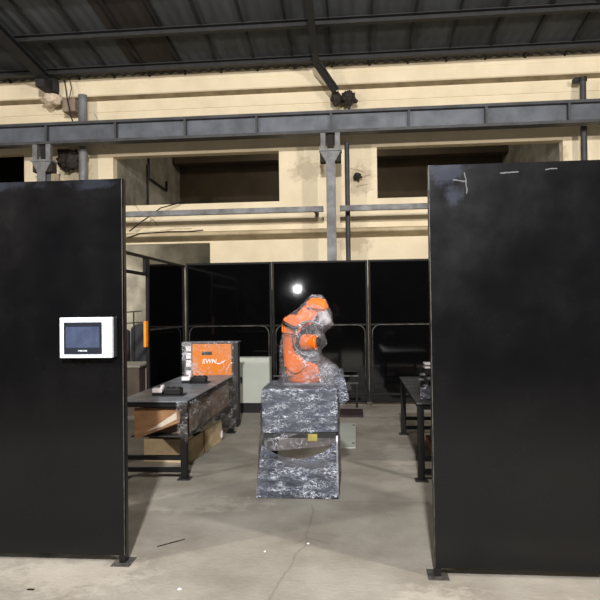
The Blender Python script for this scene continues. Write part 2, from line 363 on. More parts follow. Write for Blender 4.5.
# corbel, block and rust
def lump(c, r, sx, sy, sz, amp, seed, n=20):
    m = MB(); m.ball((0, 0, 0), r, (1, 1, 1), n)
    for v in m.bm.verts:
        d = v.co.normalized(); k = 1+amp*noise.noise(d*2.2+Vector((seed, 0, 0)))+amp*.5*noise.noise(d*6+Vector((0, seed, 0)))
        v.co = Vector((d.x*sx, d.y*sy, d.z*sz))*k*r + Vector(c)
    return m
o = lump((-5.92, 11.3, 5.80), 1, .20, .16, .12, .5, 3).build('concrete_corbel', mat('pale_mortar', rgb(225, 208, 184), rgb(190, 172, 150), rough=.9, scale=12, bump=.5), smooth=True)
tag(o, 'lumpy pale mortar pad under the left roof rafter', 'mortar pad')
t = thing('junction_box', 'dusty grey-brown box on the cream wall beside the mortar pad', 'junction box', (-5.53, 11.45, 5.5))
MB().box(-5.66, -5.40, 11.2, 11.578, 5.52, 5.78, .02).build('housing', mat('grey_brown_enamel', rgb(150, 134, 118), rgb(120, 106, 92), rough=.8), t)
c = MB(); c.tube([(-5.60, 11.18, 6.14), (-5.56, 11.15, 6.0), (-5.54, 11.16, 5.8), (-5.46, 11.15, 5.42), (-5.44, 11.3, 5.2)], .012, 6)
c.tube([(-5.5, 11.2, 6.14), (-5.44, 11.15, 5.95), (-5.5, 11.17, 5.75)], .01, 6).build('cable', M_blk, t)
t = thing('wall_bracket', 'rusted ragged bracket under the end of the central roof strut', 'bracket', (-.2, 11.3, 5.2))
lump((-.30, 11.3, 5.56), 1, .10, .10, .13, .5, 8).build('plate', M_rustm, t, smooth=True)
lump((-.08, 11.3, 5.56), 1, .13, .09, .12, .8, 5).build('clamp', M_rustm, t, smooth=True)
MB().bar((-.08, 11.3, 5.16), (-.06, 11.3, 5.5), .07, .05).build('rod', M_rustm, t)

# crane runway beam
t = thing('runway_beam', 'long grey steel I-beam carried across in front of the cream wall', 'beam', (-1, 10.8, 4.74))
m = MB(); m.box(X0, X1, 10.69, 10.91, 5.10, 5.15).box(X0, X1, 10.69, 10.91, 4.75, 4.80); m.build('flange', M_beamd, t)
MB().box(X0, X1, 10.79, 10.81, 4.80, 5.10).build('web', M_beam, t)
for x in (-8.35, -7.0, -5.73, -4.39, -3.07, -1.74, -0.39, 0.99, 2.33, 3.73, 4.95, 6.2):
    MB().box(x-.02, x+.02, 10.70, 10.79, 4.80, 5.10).build('stiffener', M_beamd, t)

def column(x, label, wd=.16):
    t = thing('steel_column', label, 'column', (x, 10.8, 0))
    m = MB(); m.box(x-wd/2, x+wd/2, 10.69, 10.71, .012, 4.42).box(x-wd/2, x+wd/2, 10.89, 10.91, .012, 4.42).box(x-.01, x+.01, 10.71, 10.89, .012, 4.42)
    m.build('shaft', M_col, t)
    MB().box(x-.16, x+.16, 10.65, 10.95, 0, .012).build('base_plate', M_steel, t)
    MB().box(x-.2, x+.2, 10.67, 10.93, 4.42, 4.46, .004).build('cap_plate', M_col, t)
    g = MB()
    for s in (-1, 1):
        g.plate([(x+s*.05, 4.18), (x+s*.18, 4.40), (x+s*.18, 4.42), (x+s*.05, 4.42)], 10.70, 10.72)
    g.build('gusset', M_col, t)
    d = MB(); d.box(x-.19, x+.19, 10.74, 10.92, 4.24, 4.42); d.build('bracket_box', M_rustm, t)
    for s in (-1, 1):
        MB().box(x+s*.13-.045, x+s*.13+.045, 10.70, 10.80, 4.46, 4.75, .005).build('seat_block', M_col, t)
    MB().box(x-.06, x+.06, 10.78, 10.9, 4.46, 4.75).build('spacer', M_seam, t)
    return t
column(-.41, 'grey steel column behind the robot cell, under the middle of the beam')
column(-5.82, 'grey steel column at the left, rising above the black front panel')
def pipe(x, label, z1, r, top, m_=None):
    t = thing('downpipe', label, 'pipe', (x, 11.2, 0))
    MB().cyl((x, 11.25, 0), (x, 11.25, z1), r, n=16).build('tube', m_ or M_col, t, smooth=True, smooth_ang=40)
    if top: MB().cyl((x, 11.25, z1-.06), (x, 11.25, z1+.01), r+.02, n=16).build('collar', M_steel, t, smooth=True, smooth_ang=40)
    if top:
        e = MB(); e.box(x-.14, x+.03, 11.25, 11.42, z1-.05, z1+.03, .02).build('elbow', M_steel, t)
pipe(-5.26, 'thick grey vertical pipe left of the upper opening, beside the mortar pad', 5.84, .085, False)
pipe(-.12, 'thin dark vertical pipe just right of the central steel column', 4.72, .045, False, M_beamd)
pipe(4.16, 'dark vertical pipe near the right edge, beside the right opening', 5.72, .055, True, M_beamd)
# brackets remains near thin pipe
o = lump((.07, 11.5, 4.12), 1, .07, .06, .06, .9, 2).build('wall_hook', M_rustm, smooth=True)
tag(o, 'small dark rusted stub on the cream wall right of the thin pipe', 'stub')
# rusty remains under the beam at the left
o = lump((-5.60, 11.40, 4.62), 1, .24, .14, .20, .7, 13).build('rusted_truss_stub', M_rustm, smooth=True)
tag(o, 'ragged rusty brown steel remains under the beam at the left', 'scrap')

# horizontal wall rail between columns
for (a, b, l) in ((-5.6, -.56, 'grey steel tube rail on the cream wall left of the column'), (-.26, 3.9, 'grey steel tube rail on the cream wall right of the column')):
    t = thing('wall_rail', l, 'rail', ((a+b)/2, 10.95, 3.35))
    MB().box(a, b, 10.91, 10.99, 3.375, 3.475, .006).build('tube', M_col, t)
    for x in (a+.15, b-.15): MB().box(x-.03, x+.03, 10.99, YW, 3.39, 3.46).build('standoff', M_steel, t)
cb = MB(); cb.tube([(-4.35, 11.27, 3.15), (-4.1, 11.27, 3.33), (-3.75, 11.35, 3.6), (-3.4, 11.5, 3.72)], .012, 6)
cb.tube([(-4.4, 11.27, 3.02), (-4.15, 11.28, 3.10), (-3.6, 11.31, 3.13), (-3.2, 11.30, 3.12), (-2.9, 11.31, 3.14)], .012, 6)
tag(cb.build('loose_cable', M_blk), 'thin black cables drooping over the ledge above the side screen', 'cable')

# conduit and switch deep in left opening
m = MB(); m.tube([(-4.76, 13.6, 5.6), (-4.76, 13.6, 4.7), (-4.76, 14.9, 4.66), (-4.76, 14.9, 4.9)], .03, 6).tube([(-4.76, 13.5, 5.0), (-4.76, 13.5, 3.9)], .025, 6)
tag(m.build('conduit_pipe', M_blk), 'dark bent conduit on the concrete side of the left opening', 'pipe')

# ------------------------------------------------------------------ welding screens
ZT = 2.45
def front_panel(x0, x1, y, edge, label, smear_sheen):
    t = thing('welding_screen', label, 'screen panel', ((x0+x1)/2, y, 0))
    mm = M_sheetf.copy(); mm.name = 'black_front_sheet'
    add_marks(mm, segs=smear_sheen[0], blobs=smear_sheen[1], col=rgb(150, 152, 156), bcol=rgb(92, 100, 122), axes='XZ', wob=.03, wscale=8, w=.0055, strength=.45, bstrength=smear_sheen[2])  # bluish blobs paint in a reflection; the thin lines are scratches
    MB().box(x0+.004, x1-.004, y, y+.003, .055, ZT-.002).build('sheet', mm, t)
    for z in (ZT-.044, .06, 1.2): MB().box(x0+.04, x1-.04, y+.004, y+.044, z, z+.04).build('cross_rail', M_frame, t)
    for xx in (x0, x1-.04):
        p = MB().box(xx, xx+.04, y+.0035, y+.0635, .006, ZT).build('post', M_frame, t)
        xc = xx+.02
        part_label(MB().box(xc-.06, xc+.06, y-.04, y+.10, 0, .006).build('foot_plate', M_edge, t), 'worn bare steel foot plate')
        for sx in (-.045, .045): MB().cyl((xc+sx, y-.025, .006), (xc+sx, y-.025, .016), .008, n=6).build('anchor_bolt', M_edge, t)
    # folded bright edge
    ex = x0 if edge < 0 else x1-.004
    part_label(MB().box(ex, ex+.004, y-.001, y+.02, .056, ZT-.001).build('edge_strip', M_edge, t), 'worn pale edge of the sheet')
    return t
LY, RY = 3.70, 3.635
front_panel(-3.05, -1.475, LY, 1, 'tall black sheet-metal screen at the left, carrying the white touch panel', ([(.72, 1.45, .74, 1.49), (.74, 1.45, .72, 1.47)], [(-.1, 2.43, .5, .06), (.6, 2.42, .25, .06)], .10))
front_panel(.445, 2.05, RY, -1, 'tall black sheet-metal screen at the right with a painted bluish reflection and pale scratches at its top corner', ([(-.585, 2.40, -.583, 2.28), (-.66, 2.36, -.585, 2.35), (-.38, 2.385, -.28, 2.395), (-.12, 2.40, -.06, 2.40)], [(-.70, 2.42, .20, .14), (-.66, 2.27, .08, .10)], .16))

def rounded_tube(x0, x1, z0, z1, y, r, rad):
    pts = []
    def arc(cx, cz, a0):
        for i in range(7):
            a = a0 + math.pi/2*i/6
            pts.append((cx+rad*math.cos(a), y, cz+rad*math.sin(a)))
    arc(x1-rad, z1-rad, 0); arc(x0+rad, z1-rad, math.pi/2)
    pts2 = [(x1, y, z0)] + pts + [(x0, y, z0)]
    return MB().tube(pts2, r, 8)
def back_panel(x0, x1, label, zt=2.40, gr='back row of black cell screens'):
    y = 10.0
    t = thing('cell_screen', label, 'screen panel', ((x0+x1)/2, y, 0), gr)
    MB().box(x0+.03, x1-.03, y, y+.003, 1.34, zt-.03).build('upper_sheet', M_sheet, t)
    MB().box(x0+.03, x1-.03, y, y+.003, .20, 1.32).build('lower_sheet', M_sheet, t)
    f = MB()
    f.box(x0, x0+.035, y-.012, y+.03, .05, zt, .004).box(x1-.035, x1, y-.012, y+.03, .05, zt, .004)
    f.box(x0+.035, x1-.035, y-.012, y+.03, zt-.035, zt, .004).box(x0+.035, x1-.035, y-.004, y+.03, 1.31, 1.345, .004)
    f.box(x0+.035, x1-.035, y-.012, y+.03, .16, .20, .004)
    f.build('frame', M_cframe, t)
    MB().box(x0+.035, x1-.035, y, y+.003, .04, .16).build('kick_sheet', M_sheet, t)
    part_label(rounded_tube(x0+.055, x1-.055, .2, 1.325, y-.022, .011, .13).build('guard_tube', M_edge, t, smooth=True), 'thin worn tube with rounded upper corners')
    for xx in (x0+.02, x1-.02):
        MB().box(xx-.02, xx+.02, y-.06, y+.06, 0, .008).box(xx-.015, xx+.015, y-.012, y+.02, .008, .05).build('foot', M_edge, t)
    return t
back_panel(-2.87, -1.40, 'black gloss screen of the back row, behind the orange welder and grey cabinet')
mid = back_panel(-1.39, .205, 'black gloss screen of the back row, directly behind the robot, reflecting a lamp')
back_panel(.215, 1.75, 'black gloss screen of the back row, behind the right-hand table')

mid.rotation_euler.z = math.radians(1.2)
# side screen with the doorway
SX = -2.89
t = thing('side_screen', 'black side screen of the cell with an open doorway, left of the welder', 'screen panel', (SX, 8.5, 0))
MB().box(SX-.003, SX, 8.20, 9.98, .10, 2.33).build('sheet', M_sheet, t)
f = MB()
f.box(SX-.03, SX+.012, 5.6, 9.98, 2.33, 2.365).box(SX-.03, SX+.012, 5.6, 8.15, 2.09, 2.13)
f.box(SX-.03, SX+.012, 8.05, 8.10, 2.13, 2.33); f.build('frame', M_cframe, t)
for y in (5.6, 8.15, 9.86): MB().box(SX-.03, SX+.015, y, y+.05, .006, 2.33, .004).box(SX-.05, SX+.04, y-.01, y+.06, 0, .006).build('post', M_cframe, t)
MB().box(SX-.003, SX+.01, 8.2, 9.86, 1.32, 1.345, .003).build('guard_rail', M_edge, t)
t2 = MB().box(SX-.02, SX+.016, 8.02, 8.12, 1.10, 1.46, .01)
tag(t2.build('marker_strip', M_ostrip), 'bright orange vertical strip in the doorway of the side screen', 'strip')

# low dark rack on the back screen behind the robot
t = thing('low_rack', 'low dark steel rack with two pale-edged rails behind the robot', 'rack', (-.7, 9.8, 0))
for z in (.39, .51): MB().box(-1.36, .03, 9.72, 9.76, z-.012, z+.012, .003).build('rail', M_edge, t)
for x in (-1.33, 0.0): MB().box(x-.02, x+.02, 9.72, 9.76, 0, .378).box(x-.02, x+.02, 9.76, 9.90, .37, .378).build('leg', M_frame, t)
MB().box(-1.34, .01, 9.765, 9.78, .40, .50).build('back_plate', M_sheet, t)

# ------------------------------------------------------------------ touch panel
def text_mesh(s, size, name, m, parent, loc, rot=(math.pi/2, 0, 0), depth=.0005, shear=0, xs=1):
    cu = bpy.data.curves.new('txt', 'FONT'); cu.body = s; cu.size = size; cu.extrude = depth; cu.align_x = 'CENTER'; cu.align_y = 'CENTER'; cu.offset = size*.02; cu.shear = shear
    ob = bpy.data.objects.new('txt', cu); COL.objects.link(ob)
    dg = bpy.context.evaluated_depsgraph_get(); me = bpy.data.meshes.new_from_object(ob.evaluated_get(dg))
    bpy.data.objects.remove(ob)
    from mathutils import Euler
    me.transform(Matrix.Translation(Vector(loc)-BASE[parent.name]) @ Euler(rot).to_matrix().to_4x4() @ Matrix.Scale(xs, 4, (1, 0, 0)))
    me.materials.clear(); me.materials.append(m)
    o = bpy.data.objects.new(name, me); COL.objects.link(o); o.parent = parent; return o
hy = LY-.06
t = thing('touch_panel', 'white boxed touch screen mounted on the left black panel', 'touch screen', (-1.68, hy, 1.31))
part_label(MB().box(-1.855, -1.505, hy+.03, LY-.001, 1.312, 1.567, .003).build('back_box', M_frame, t), 'dark enclosure behind the white face')
part_label(MB().box(-1.866, -1.524, hy, hy+.03, 1.309, 1.565, .004).build('front_cover', M_white, t), 'white front cover')
MB().box(-1.548, -1.545, hy-.001, hy+.02, 1.312, 1.562).build('lid_seam', M_grey, t)
MB().box(-1.836, -1.588, hy-.006, hy, 1.334, 1.534, .003).build('bezel', M_bezel, t)
s = MB().box(-1.822, -1.602, hy-.0075, hy-.0055, 1.374, 1.506).build('screen', M_screen, t)
text_mesh('WEINTEK', .014, 'bezel_lettering', M_white, t, (-1.712, hy-.0065, 1.354))

# ------------------------------------------------------------------ tables
def worktable(x0, x1, y0, y1, zt, topm, label, foot=True):
    t = thing('welding_table', label, 'table', ((x0+x1)/2, (y0+y1)/2, 0))
    MB().box(x0, x1, y0, y1, zt-.012, zt, .002).build('table_top', topm, t)
    f = MB()
    f.box(x0+.01, x1-.01, y0+.02, y0+.06, zt-.062, zt-.013).box(x0+.01, x1-.01, y1-.06, y1-.02, zt-.062, zt-.013)
    f.box(x0+.02, x0+.06, y0+.06, y1-.06, zt-.062, zt-.013).box(x1-.06, x1-.02, y0+.06, y1-.06, zt-.062, zt-.013)
    f.build('top_frame', M_cframe, t)
    for xx in (x0+.01, x1-.07):
        for yy in (y0+.02, y1-.08):
            MB().box(xx, xx+.06, yy, yy+.06, .008, zt-.063, .003).build('leg', M_cframe, t)
            part_label(MB().box(xx-.03, xx+.09, yy-.03, yy+.09, 0, .008).build('foot_plate', M_steel, t), 'flat steel foot')
    for z in (.20, .085):
        for yy in (y0+.03, y1-.07): MB().box(x0+.07, x1-.07, yy, yy+.04, z-.02, z+.02).build('stretcher', M_cframe, t)
    return t
TL = worktable(-2.28, -1.60, 5.55, 7.78, .745, M_ttop, 'long steel welding table with film-wrapped side, left of the robot')
TR = worktable(.545, 1.42, 5.6, 7.75, .72, M_ttopd, 'dark steel welding table right of the robot, half behind the right screen')
# under shelf of the left table with planks/cartons behind film
MB().box(-2.2, -1.62, 5.7, 7.65, .372, .384).build('shelf', M_ttopd, TL)
def film_grid(p00, p10, p01, p11, nu, nv, amp, seed, topcurve=None):
    """sheet between four corners, crinkled along its normal"""
    m = MB(); p00, p10, p01, p11 = map(Vector, (p00, p10, p01, p11))
    nrm = (p10-p00).cross(p01-p00).normalized()
    g = []
    for j in range(nv+1):
        row = []
        for i in range(nu+1):
            u, v = i/nu, j/nv
            vv = v*(topcurve(u) if topcurve else 1)
            p = (p00*(1-u)+p10*u)*(1-vv) + (p01*(1-u)+p11*u)*vv
            q = Vector((p.x*5, p.y*5, p.z*14+seed))
            d = noise.noise(q)+.5*noise.noise(q*2.7)+.3*noise.noise(q*6)
            row.append(m.bm.verts.new(p+nrm*amp*d))
        g.append(row)
    for j in range(nv):
        for i in range(nu): m.bm.faces.new((g[j][i], g[j][i+1], g[j+1][i+1], g[j+1][i]))
    return m
film_grid((-1.585, 5.58, .46), (-1.585, 7.80, .05), (-1.585, 5.58, .735), (-1.585, 7.80, .735), 60, 24, .02, 3).build('film_skirt', M_filmT, TL, smooth=True)
film_grid((-1.68, 5.53, .44), (-1.585, 5.53, .34), (-1.70, 5.53, .74), (-1.585, 5.53, .74), 10, 20, .012, 9).build('film_corner', M_filmT, TL, smooth=True)
tag(MB().box(-2.12, -1.635, 5.8, 7.6, .385, .66, .006).build('carton', M_cardd), 'brown wrapped carton on the shelf of the left table, behind the film', 'carton')
b_ = MB().plate([(-2.14, .36), (-1.69, .53), (-1.69, .665), (-2.14, .665)], 5.63, 5.645).build('end_board', M_card, TL)
part_label(b_, 'brown cardboard sheet taped across the near end')
part_label(MB().plate([(-2.02, .44), (-1.95, .48), (-1.72, .63), (-1.72, .56), (-1.86, .49)], 5.627, 5.6295).build('tape', M_tape, b_), 'shiny clear tape')

# box on floor
t = thing('long_box', 'long tan cardboard box on the floor under the left table', 'box', (-1.95, 6.7, 0))
m = MB()
m.box(-2.23, -1.72, 6.20, 6.22, 0, .24).box(-1.74, -1.72, 6.22, 7.3, 0, .24).box(-2.23, -2.21, 6.22, 7.3, 0, .24).box(-2.21, -1.74, 7.28, 7.30, 0, .24).box(-2.21, -1.74, 6.22, 7.28, 0, .02)
for v in m.bm.verts:   # swing it a little, so its near corner points at the robot
    v.co = Matrix.Translation((-1.95, 6.6, 0)) @ Matrix.Rotation(math.radians(-5), 4, 'Z') @ Matrix.Translation((1.95, -6.6, 0)) @ v.co
m.build('walls', M_box, t)
m = MB()
m.box(-1.727, -1.712, 6.6, 6.66, 0.0, .245)
part_label(m.build('strap', M_card, t), 'brown tape strap around the box')
part_label(MB().box(-1.66, -1.648, 7.22, 7.30, .04, .12).build('label_sticker', M_label, t), 'white sticker')
# cable coil on box
t = thing('cable_coil', 'black cable bundle with a shiny connector piled on the tan floor box', 'cable', (-1.83, 6.6, .24))
m = MB()
for i in range(5):
    pts = []
    for k in range(25):
        a = k/24*2*math.pi
        pts.append((-1.84+(.10+.012*i)*math.cos(a), 6.58+(.16+.01*i)*math.sin(a), .26+.02*i+.02*math.sin(a*2+i)))
    m.tube(pts, .014, 6)
m.build('coil', M_blk, t, smooth=True)
MB().cyl((-1.80, 6.38, .275), (-1.70, 6.44, .30), .017, n=10).build('connector', M_silver, t, smooth=True, smooth_ang=40)

# items on left table
def fixture(x, y, z, s, label, white=True, group=None):
    t = thing('clamp_fixture', label, 'clamp', (x, y, z), group)
    MB().box(x-.02*s, x+.20*s, y-.09, y+.09, z, z+.012, .002).build('base', M_blk, t)
    MB().box(x+.0*s, x+.17*s, y-.06, y+.06, z+.012, z+.075, .008).build('body', M_blk, t)
    for dx in (.03, .09, .15): MB().cyl((x+dx*s, y, z+.075), (x+dx*s, y, z+.087), .016, n=12).build('knob', M_blk, t, smooth=True, smooth_ang=40)
    if white:
        part_label(MB().box(x-.12*s, x-.02*s, y-.05, y+.05, z+.03, z+.075, .008).box(x-.04*s, x-.015*s, y-.03, y+.03, z+.07, z+.105, .005).build('grip', M_label, t), 'white grip')
        MB().box(x-.12*s, x-.02*s, y-.05, y+.05, z, z+.03, .003).build('jaw', M_blk, t)
    return t
fixture(-1.93, 5.93, .745, 1.0, 'black clamp with a white grip on the near end of the left table')
fixture(-1.93, 6.95, .745, 1.0, 'black clamp with a white grip on the left table, nearest the welder')

# items on right table: stacked torch heads with white caps in crumpled film
t = thing('torch_stack', 'stack of black fittings with two white top plates on the right table', 'fittings', (.72, 6.0, .72))
MB().box(.64, .92, 5.9, 6.15, .72, .80, .01).build('base', M_blk, t)
MB().cyl((.66, 6.0, .80), (.66, 6.0, .93), .035, n=14).cyl((.74, 6.0, .80), (.74, 6.0, .90), .04, n=14).cyl((.84, 6.0, .80), (.84, 6.0, 1.0), .03, n=14).box(.66, .86, 5.96, 6.06, .93, .985, .01).build('body', M_blk, t, smooth=True, smooth_ang=40)
for z in (1.0, 1.035): MB().box(.66, .88, 5.95, 6.09, z, z+.022, .008).build('cap_plate', M_label, t)
for (x, z) in ((.635, .95), (.62, .90), (.70, .91), (.66, .84)):
    MB().ball((x, 5.90, z), .026, (1.2, .5, .6), 10).build('bolt', M_motor, t, smooth=True)
film_grid((.60, 5.82, .725), (.80, 5.80, .725), (.61, 5.85, .83), (.80, 5.85, .88), 16, 12, .02, 5).build('film', M_filmS, t, smooth=True)
# things below right table
tag(MB().box(.80, 1.35, 6.3, 7.2, 0.0, .10, .004).build('flat_carton', M_card), 'flat brown carton on the floor under the right table', 'carton')
tag(MB().box(.84, 1.32, 6.35, 7.1, .101, .17, .01).build('tool_case', M_blk), 'black flat case lying on the flat carton under the right table', 'case')

# ------------------------------------------------------------------ welder
wy = 8.05
t = thing('welding_power_source', 'orange-fronted welding power source wrapped in clear film behind the left table', 'welding machine', (-1.97, 8.3, 0))
MB().box(-2.345, -1.62, wy+.02, wy+.24, .10, 1.15, .012).build('housing', M_steel, t)
part_label(MB().box(-2.235, -1.69, wy, wy+.02, .38, 1.14, .004).build('front_panel', M_org, t), 'bright orange front panel')
MB().box(-1.688, -1.60, wy-.01, wy+.02, .10, 1.155, .01).build('corner_post', M_steel, t)
p = part_label(MB().box(-2.345, -2.238, wy-.003, wy+.02, .38, 1.15, .004).build('control_strip', M_motor, t), 'grey strip with white stickers')
for z0, z1 in ((.94, 1.02), (.83, .92), (1.04, 1.11), (.62, .78)): MB().box(-2.32, -2.25, wy-.006, wy-.003, z0, z1).build('sticker', M_label, p)
MB().box(-2.345, -1.60, wy-.006, wy+.24, 1.152, 1.168, .004).build('top_trim', M_motor, t)
MB().box(-2.10, -1.96, wy-.004, wy, .99, 1.035).build('nameplate', M_steel, t)
text_mesh('EWN', .085, 'logo_lettering', M_label, t, (-2.00, wy-.001, .90), shear=.2, xs=1.0)
MB().plate([(-1.93, .885), (-1.86, .875), (-1.80, .905), (-1.76, .93), (-1.80, .888), (-1.87, .86)], wy-.0012, wy-.0004).build('swoosh', M_label, t)
for xx in (-2.3, -1.72): MB().box(xx, xx+.10, wy+.05, wy+.22, 0, .10, .004).build('foot', M_blk, t)
film_grid((-2.37, wy-.03, .3), (-1.66, wy-.03, .3), (-2.37, wy-.03, 1.175), (-1.66, wy-.03, 1.175), 50, 40, .012, 21).build('film', film_mat('welder_film', rgb(200, 200, 205), .0, .15, scale=3.5, bump=.6, rough=.12, ridge=.05, fold_glint_op=.55), t, smooth=True)

# ------------------------------------------------------------------ cabinet
cy = 9.2
t = thing('control_cabinet', 'pale grey steel cabinet on a black plinth beside the welder', 'cabinet', (-1.6, 9.35, 0))
MB().box(-1.85, -1.34, cy+.016, cy+.25, .15, .855, .004).build('body', M_grey, t)
d = MB().box(-1.845, -1.345, cy, cy+.014, .155, .85, .003).build('door', M_grey, t)
MB().box(-1.79, -1.765, cy-.012, cy, .46, .56, .004).build('handle', M_blk, d)
part_label(MB().box(-1.85, -1.34, cy+.02, cy+.30, 0, .15).build('plinth', M_blk, t), 'black plinth')

# ------------------------------------------------------------------ robot stand
y0, y1 = 5.12, 5.72
t = thing('robot_pedestal', 'steel robot pedestal wrapped in shiny stretch film, at the centre of the cell', 'pedestal', (-.49, 5.4, 0))
MB().box(-.795, -.18, y0, y1, .56, .895, .006).build('head_box', M_motor, t)
MB().box(-.805, -.17, y0-.01, y1+.01, .895, .915, .003).build('top_plate', M_motor, t)
for xx in (-.80, -.235):
    for yy in (y0, y1-.06): MB().bar((xx+.03-(.03 if xx < -.5 else 0), yy+.03, .018), (xx+.03, yy+.03, .56), .06, .06, .003).build('leg', M_steel, t)
MB().box(-.79, -.18, y0-.005, y0+.03, .50, .56).build('front_rail', M_steel, t)
part_label(MB().box(-.18, -.165, y0-.02, y0+.01, .02, .52).build('painted_highlight', M_label, t), 'painted highlight strip down the right edge')  # white strip in place of the highlight on the right leg
MB().box(-.86, -.165, y0-.06, y1+.06, 0, .018, .003).build('base_plate', M_steel, t)
part_label(MB().box(-.42, -.34, y0-.012, y0-.007, .475, .535).build('sticker', M_yel, t), 'yellow sticker')
e = .018
F = [film_grid((-.81, y0-e, .545), (-.165, y0-e, .555), (-.81, y0-e, .92), (-.165, y0-e, .92), 60, 40, .010, 11),]
F[0].build('film_front', M_filmS, t, smooth=True)
film_grid((-.815, y1, .03), (-.86, y0-e, .03), (-.81, y1, .92), (-.81, y0-e, .92), 40, 60, .012, 2).build('film_side', M_filmS, t, smooth=True)
film_grid((-.16, y0-e, .03), (-.16, y1, .03), (-.165, y0-e, .92), (-.165, y1, .92), 40, 60, .010, 4).build('film_side', M_filmS, t, smooth=True)
film_grid((-.865, y0-.065, .005), (-.165, y0-.065, .005), (-.805, y0-.02, .55), (-.165, y0-.02, .55), 60, 50, .012, 7, topcurve=lambda u: .82-.24*math.sin(math.pi*min(1, max(0, u*1.02)))**.8+.04*u).build('film_lower', M_filmS, t, smooth=True)
film_grid((-.79, y0-.004, .38), (-.18, y0-.004, .44), (-.80, y0-.004, .54), (-.18, y0-.004, .54), 40, 12, .008, 17).build('film_band', M_filmR, t, smooth=True)
film_grid((-.81, y0-.01, .922), (-.165, y0-.01, .922), (-.81, y1, .922), (-.165, y1, .922), 40, 30, .005, 31).build('film_top', M_filmS, t, smooth=True)

# ------------------------------------------------------------------ robot
Yc = 5.45; ZB = .925
def q(a, b): return (-.66+(a-286)*.00915, .895+(386.5-b)*.0091)
t = thing('welding_robot', 'orange six-axis robot arm folded up under clear film on the wrapped pedestal', 'robot', (-.47, Yc, ZB))
def Pl(pts, ya, yb, bev): return MB().plate([q(*p) for p in pts], ya, yb, bev)
bx, bz = q(308, 386)
MB().box(bx-.19, bx+.18, Yc-.17, Yc+.17, ZB, ZB+.02, .003).build('base_flange', M_motor, t)
MB().cyl((bx, Yc, ZB+.02), (bx, Yc, ZB+.12), .165, .155, n=40, bev=.012).build('base', M_or, t, smooth=True, smooth_ang=40)
Pl([(289, 374), (291, 366), (298, 361), (316, 361), (322, 366), (323, 375)], Yc-.15, Yc+.15, .02).build('turret', M_or, t, smooth=True, smooth_ang=35)
part_label(Pl([(322, 364), (333, 362), (341, 368), (342, 384), (324, 384)], Yc-.12, Yc+.06, .03).build('axis_motor', M_motor, t, smooth=True, smooth_ang=35), 'grey drive motor')
MB().cyl((bx-.08, Yc-.16, q(0, 363)[1]), (bx-.08, Yc+.14, q(0, 363)[1]), .085, n=32, bev=.01).build('shoulder_joint', M_or, t, smooth=True, smooth_ang=40)
Pl([(288, 368), (286.5, 345), (287, 328), (291, 323), (297, 324), (299, 334), (298, 350), (302, 366)], Yc-.10, Yc+.02, .02).build('lower_arm', M_or, t, smooth=True, smooth_ang=35)
Pl([(286, 334), (286, 321), (291, 315), (300, 314), (306, 318), (306, 328), (299, 336)], Yc-.14, Yc+.12, .022).build('elbow_housing', M_or, t, smooth=True, smooth_ang=35)
c = MB(); A = [q(287, 321), q(291, 324), (q(297, 327)), q(303, 328)]
c.tube([(a[0], Yc-.16, a[1]) for a in A], .016, 8).build('elbow_cable', M_blk, t, smooth=True)
Pl([(298, 325), (300, 314), (310, 304), (319, 300), (327, 302), (325, 310), (318, 318), (312, 327)], Yc-.11, Yc+.09, .022).build('upper_arm', M_or, t, smooth=True, smooth_ang=35)
Pl([(309, 309), (312, 299), (326, 298), (331, 303), (331, 311), (325, 312)], Yc-.13, Yc+.08, .02).build('forearm', M_or, t, smooth=True, smooth_ang=35)
a = q(324, 314); b = q(333, 324)
part_label(MB().cyl((a[0], Yc-.06, a[1]+.03), (b[0]-.02, Yc-.06, b[1]), .052, .045, n=24, bev=.01).build('wrist', M_silver, t, smooth=True, smooth_ang=40), 'pale metal wrist')
a = q(305, 342)
MB().cyl((a[0]+.01, Yc-.10, a[1]), (a[0]+.15, Yc-.16, a[1]+.01), .076, .066, n=28, bev=.02).build('forearm_motor', M_or, t, smooth=True, smooth_ang=40)
MB().cyl((a[0]+.145, Yc-.155, a[1]+.008), (a[0]+.165, Yc-.165, a[1]+.010), .045, .040, n=24, bev=.01).build('motor_cap', M_steel, t, smooth=True, smooth_ang=40)
a = q(309, 350)
Pl([(300, 364), (300, 352), (308, 347), (320, 349), (324, 362)], Yc-.12, Yc+.06, .02).build('shoulder_casting', M_motor, t, smooth=True, smooth_ang=35)
# hose loop inside the bag
c = MB(); pts = []
for i in range(22):
    an = math.radians(40+i*12); px = 314+17*math.cos(an); py = 338-17*math.sin(an); k = q(px, py); pts.append((k[0], Yc-.15, k[1]))
c.tube(pts, .009, 8).build('hose_loop', M_motor, t, smooth=True)
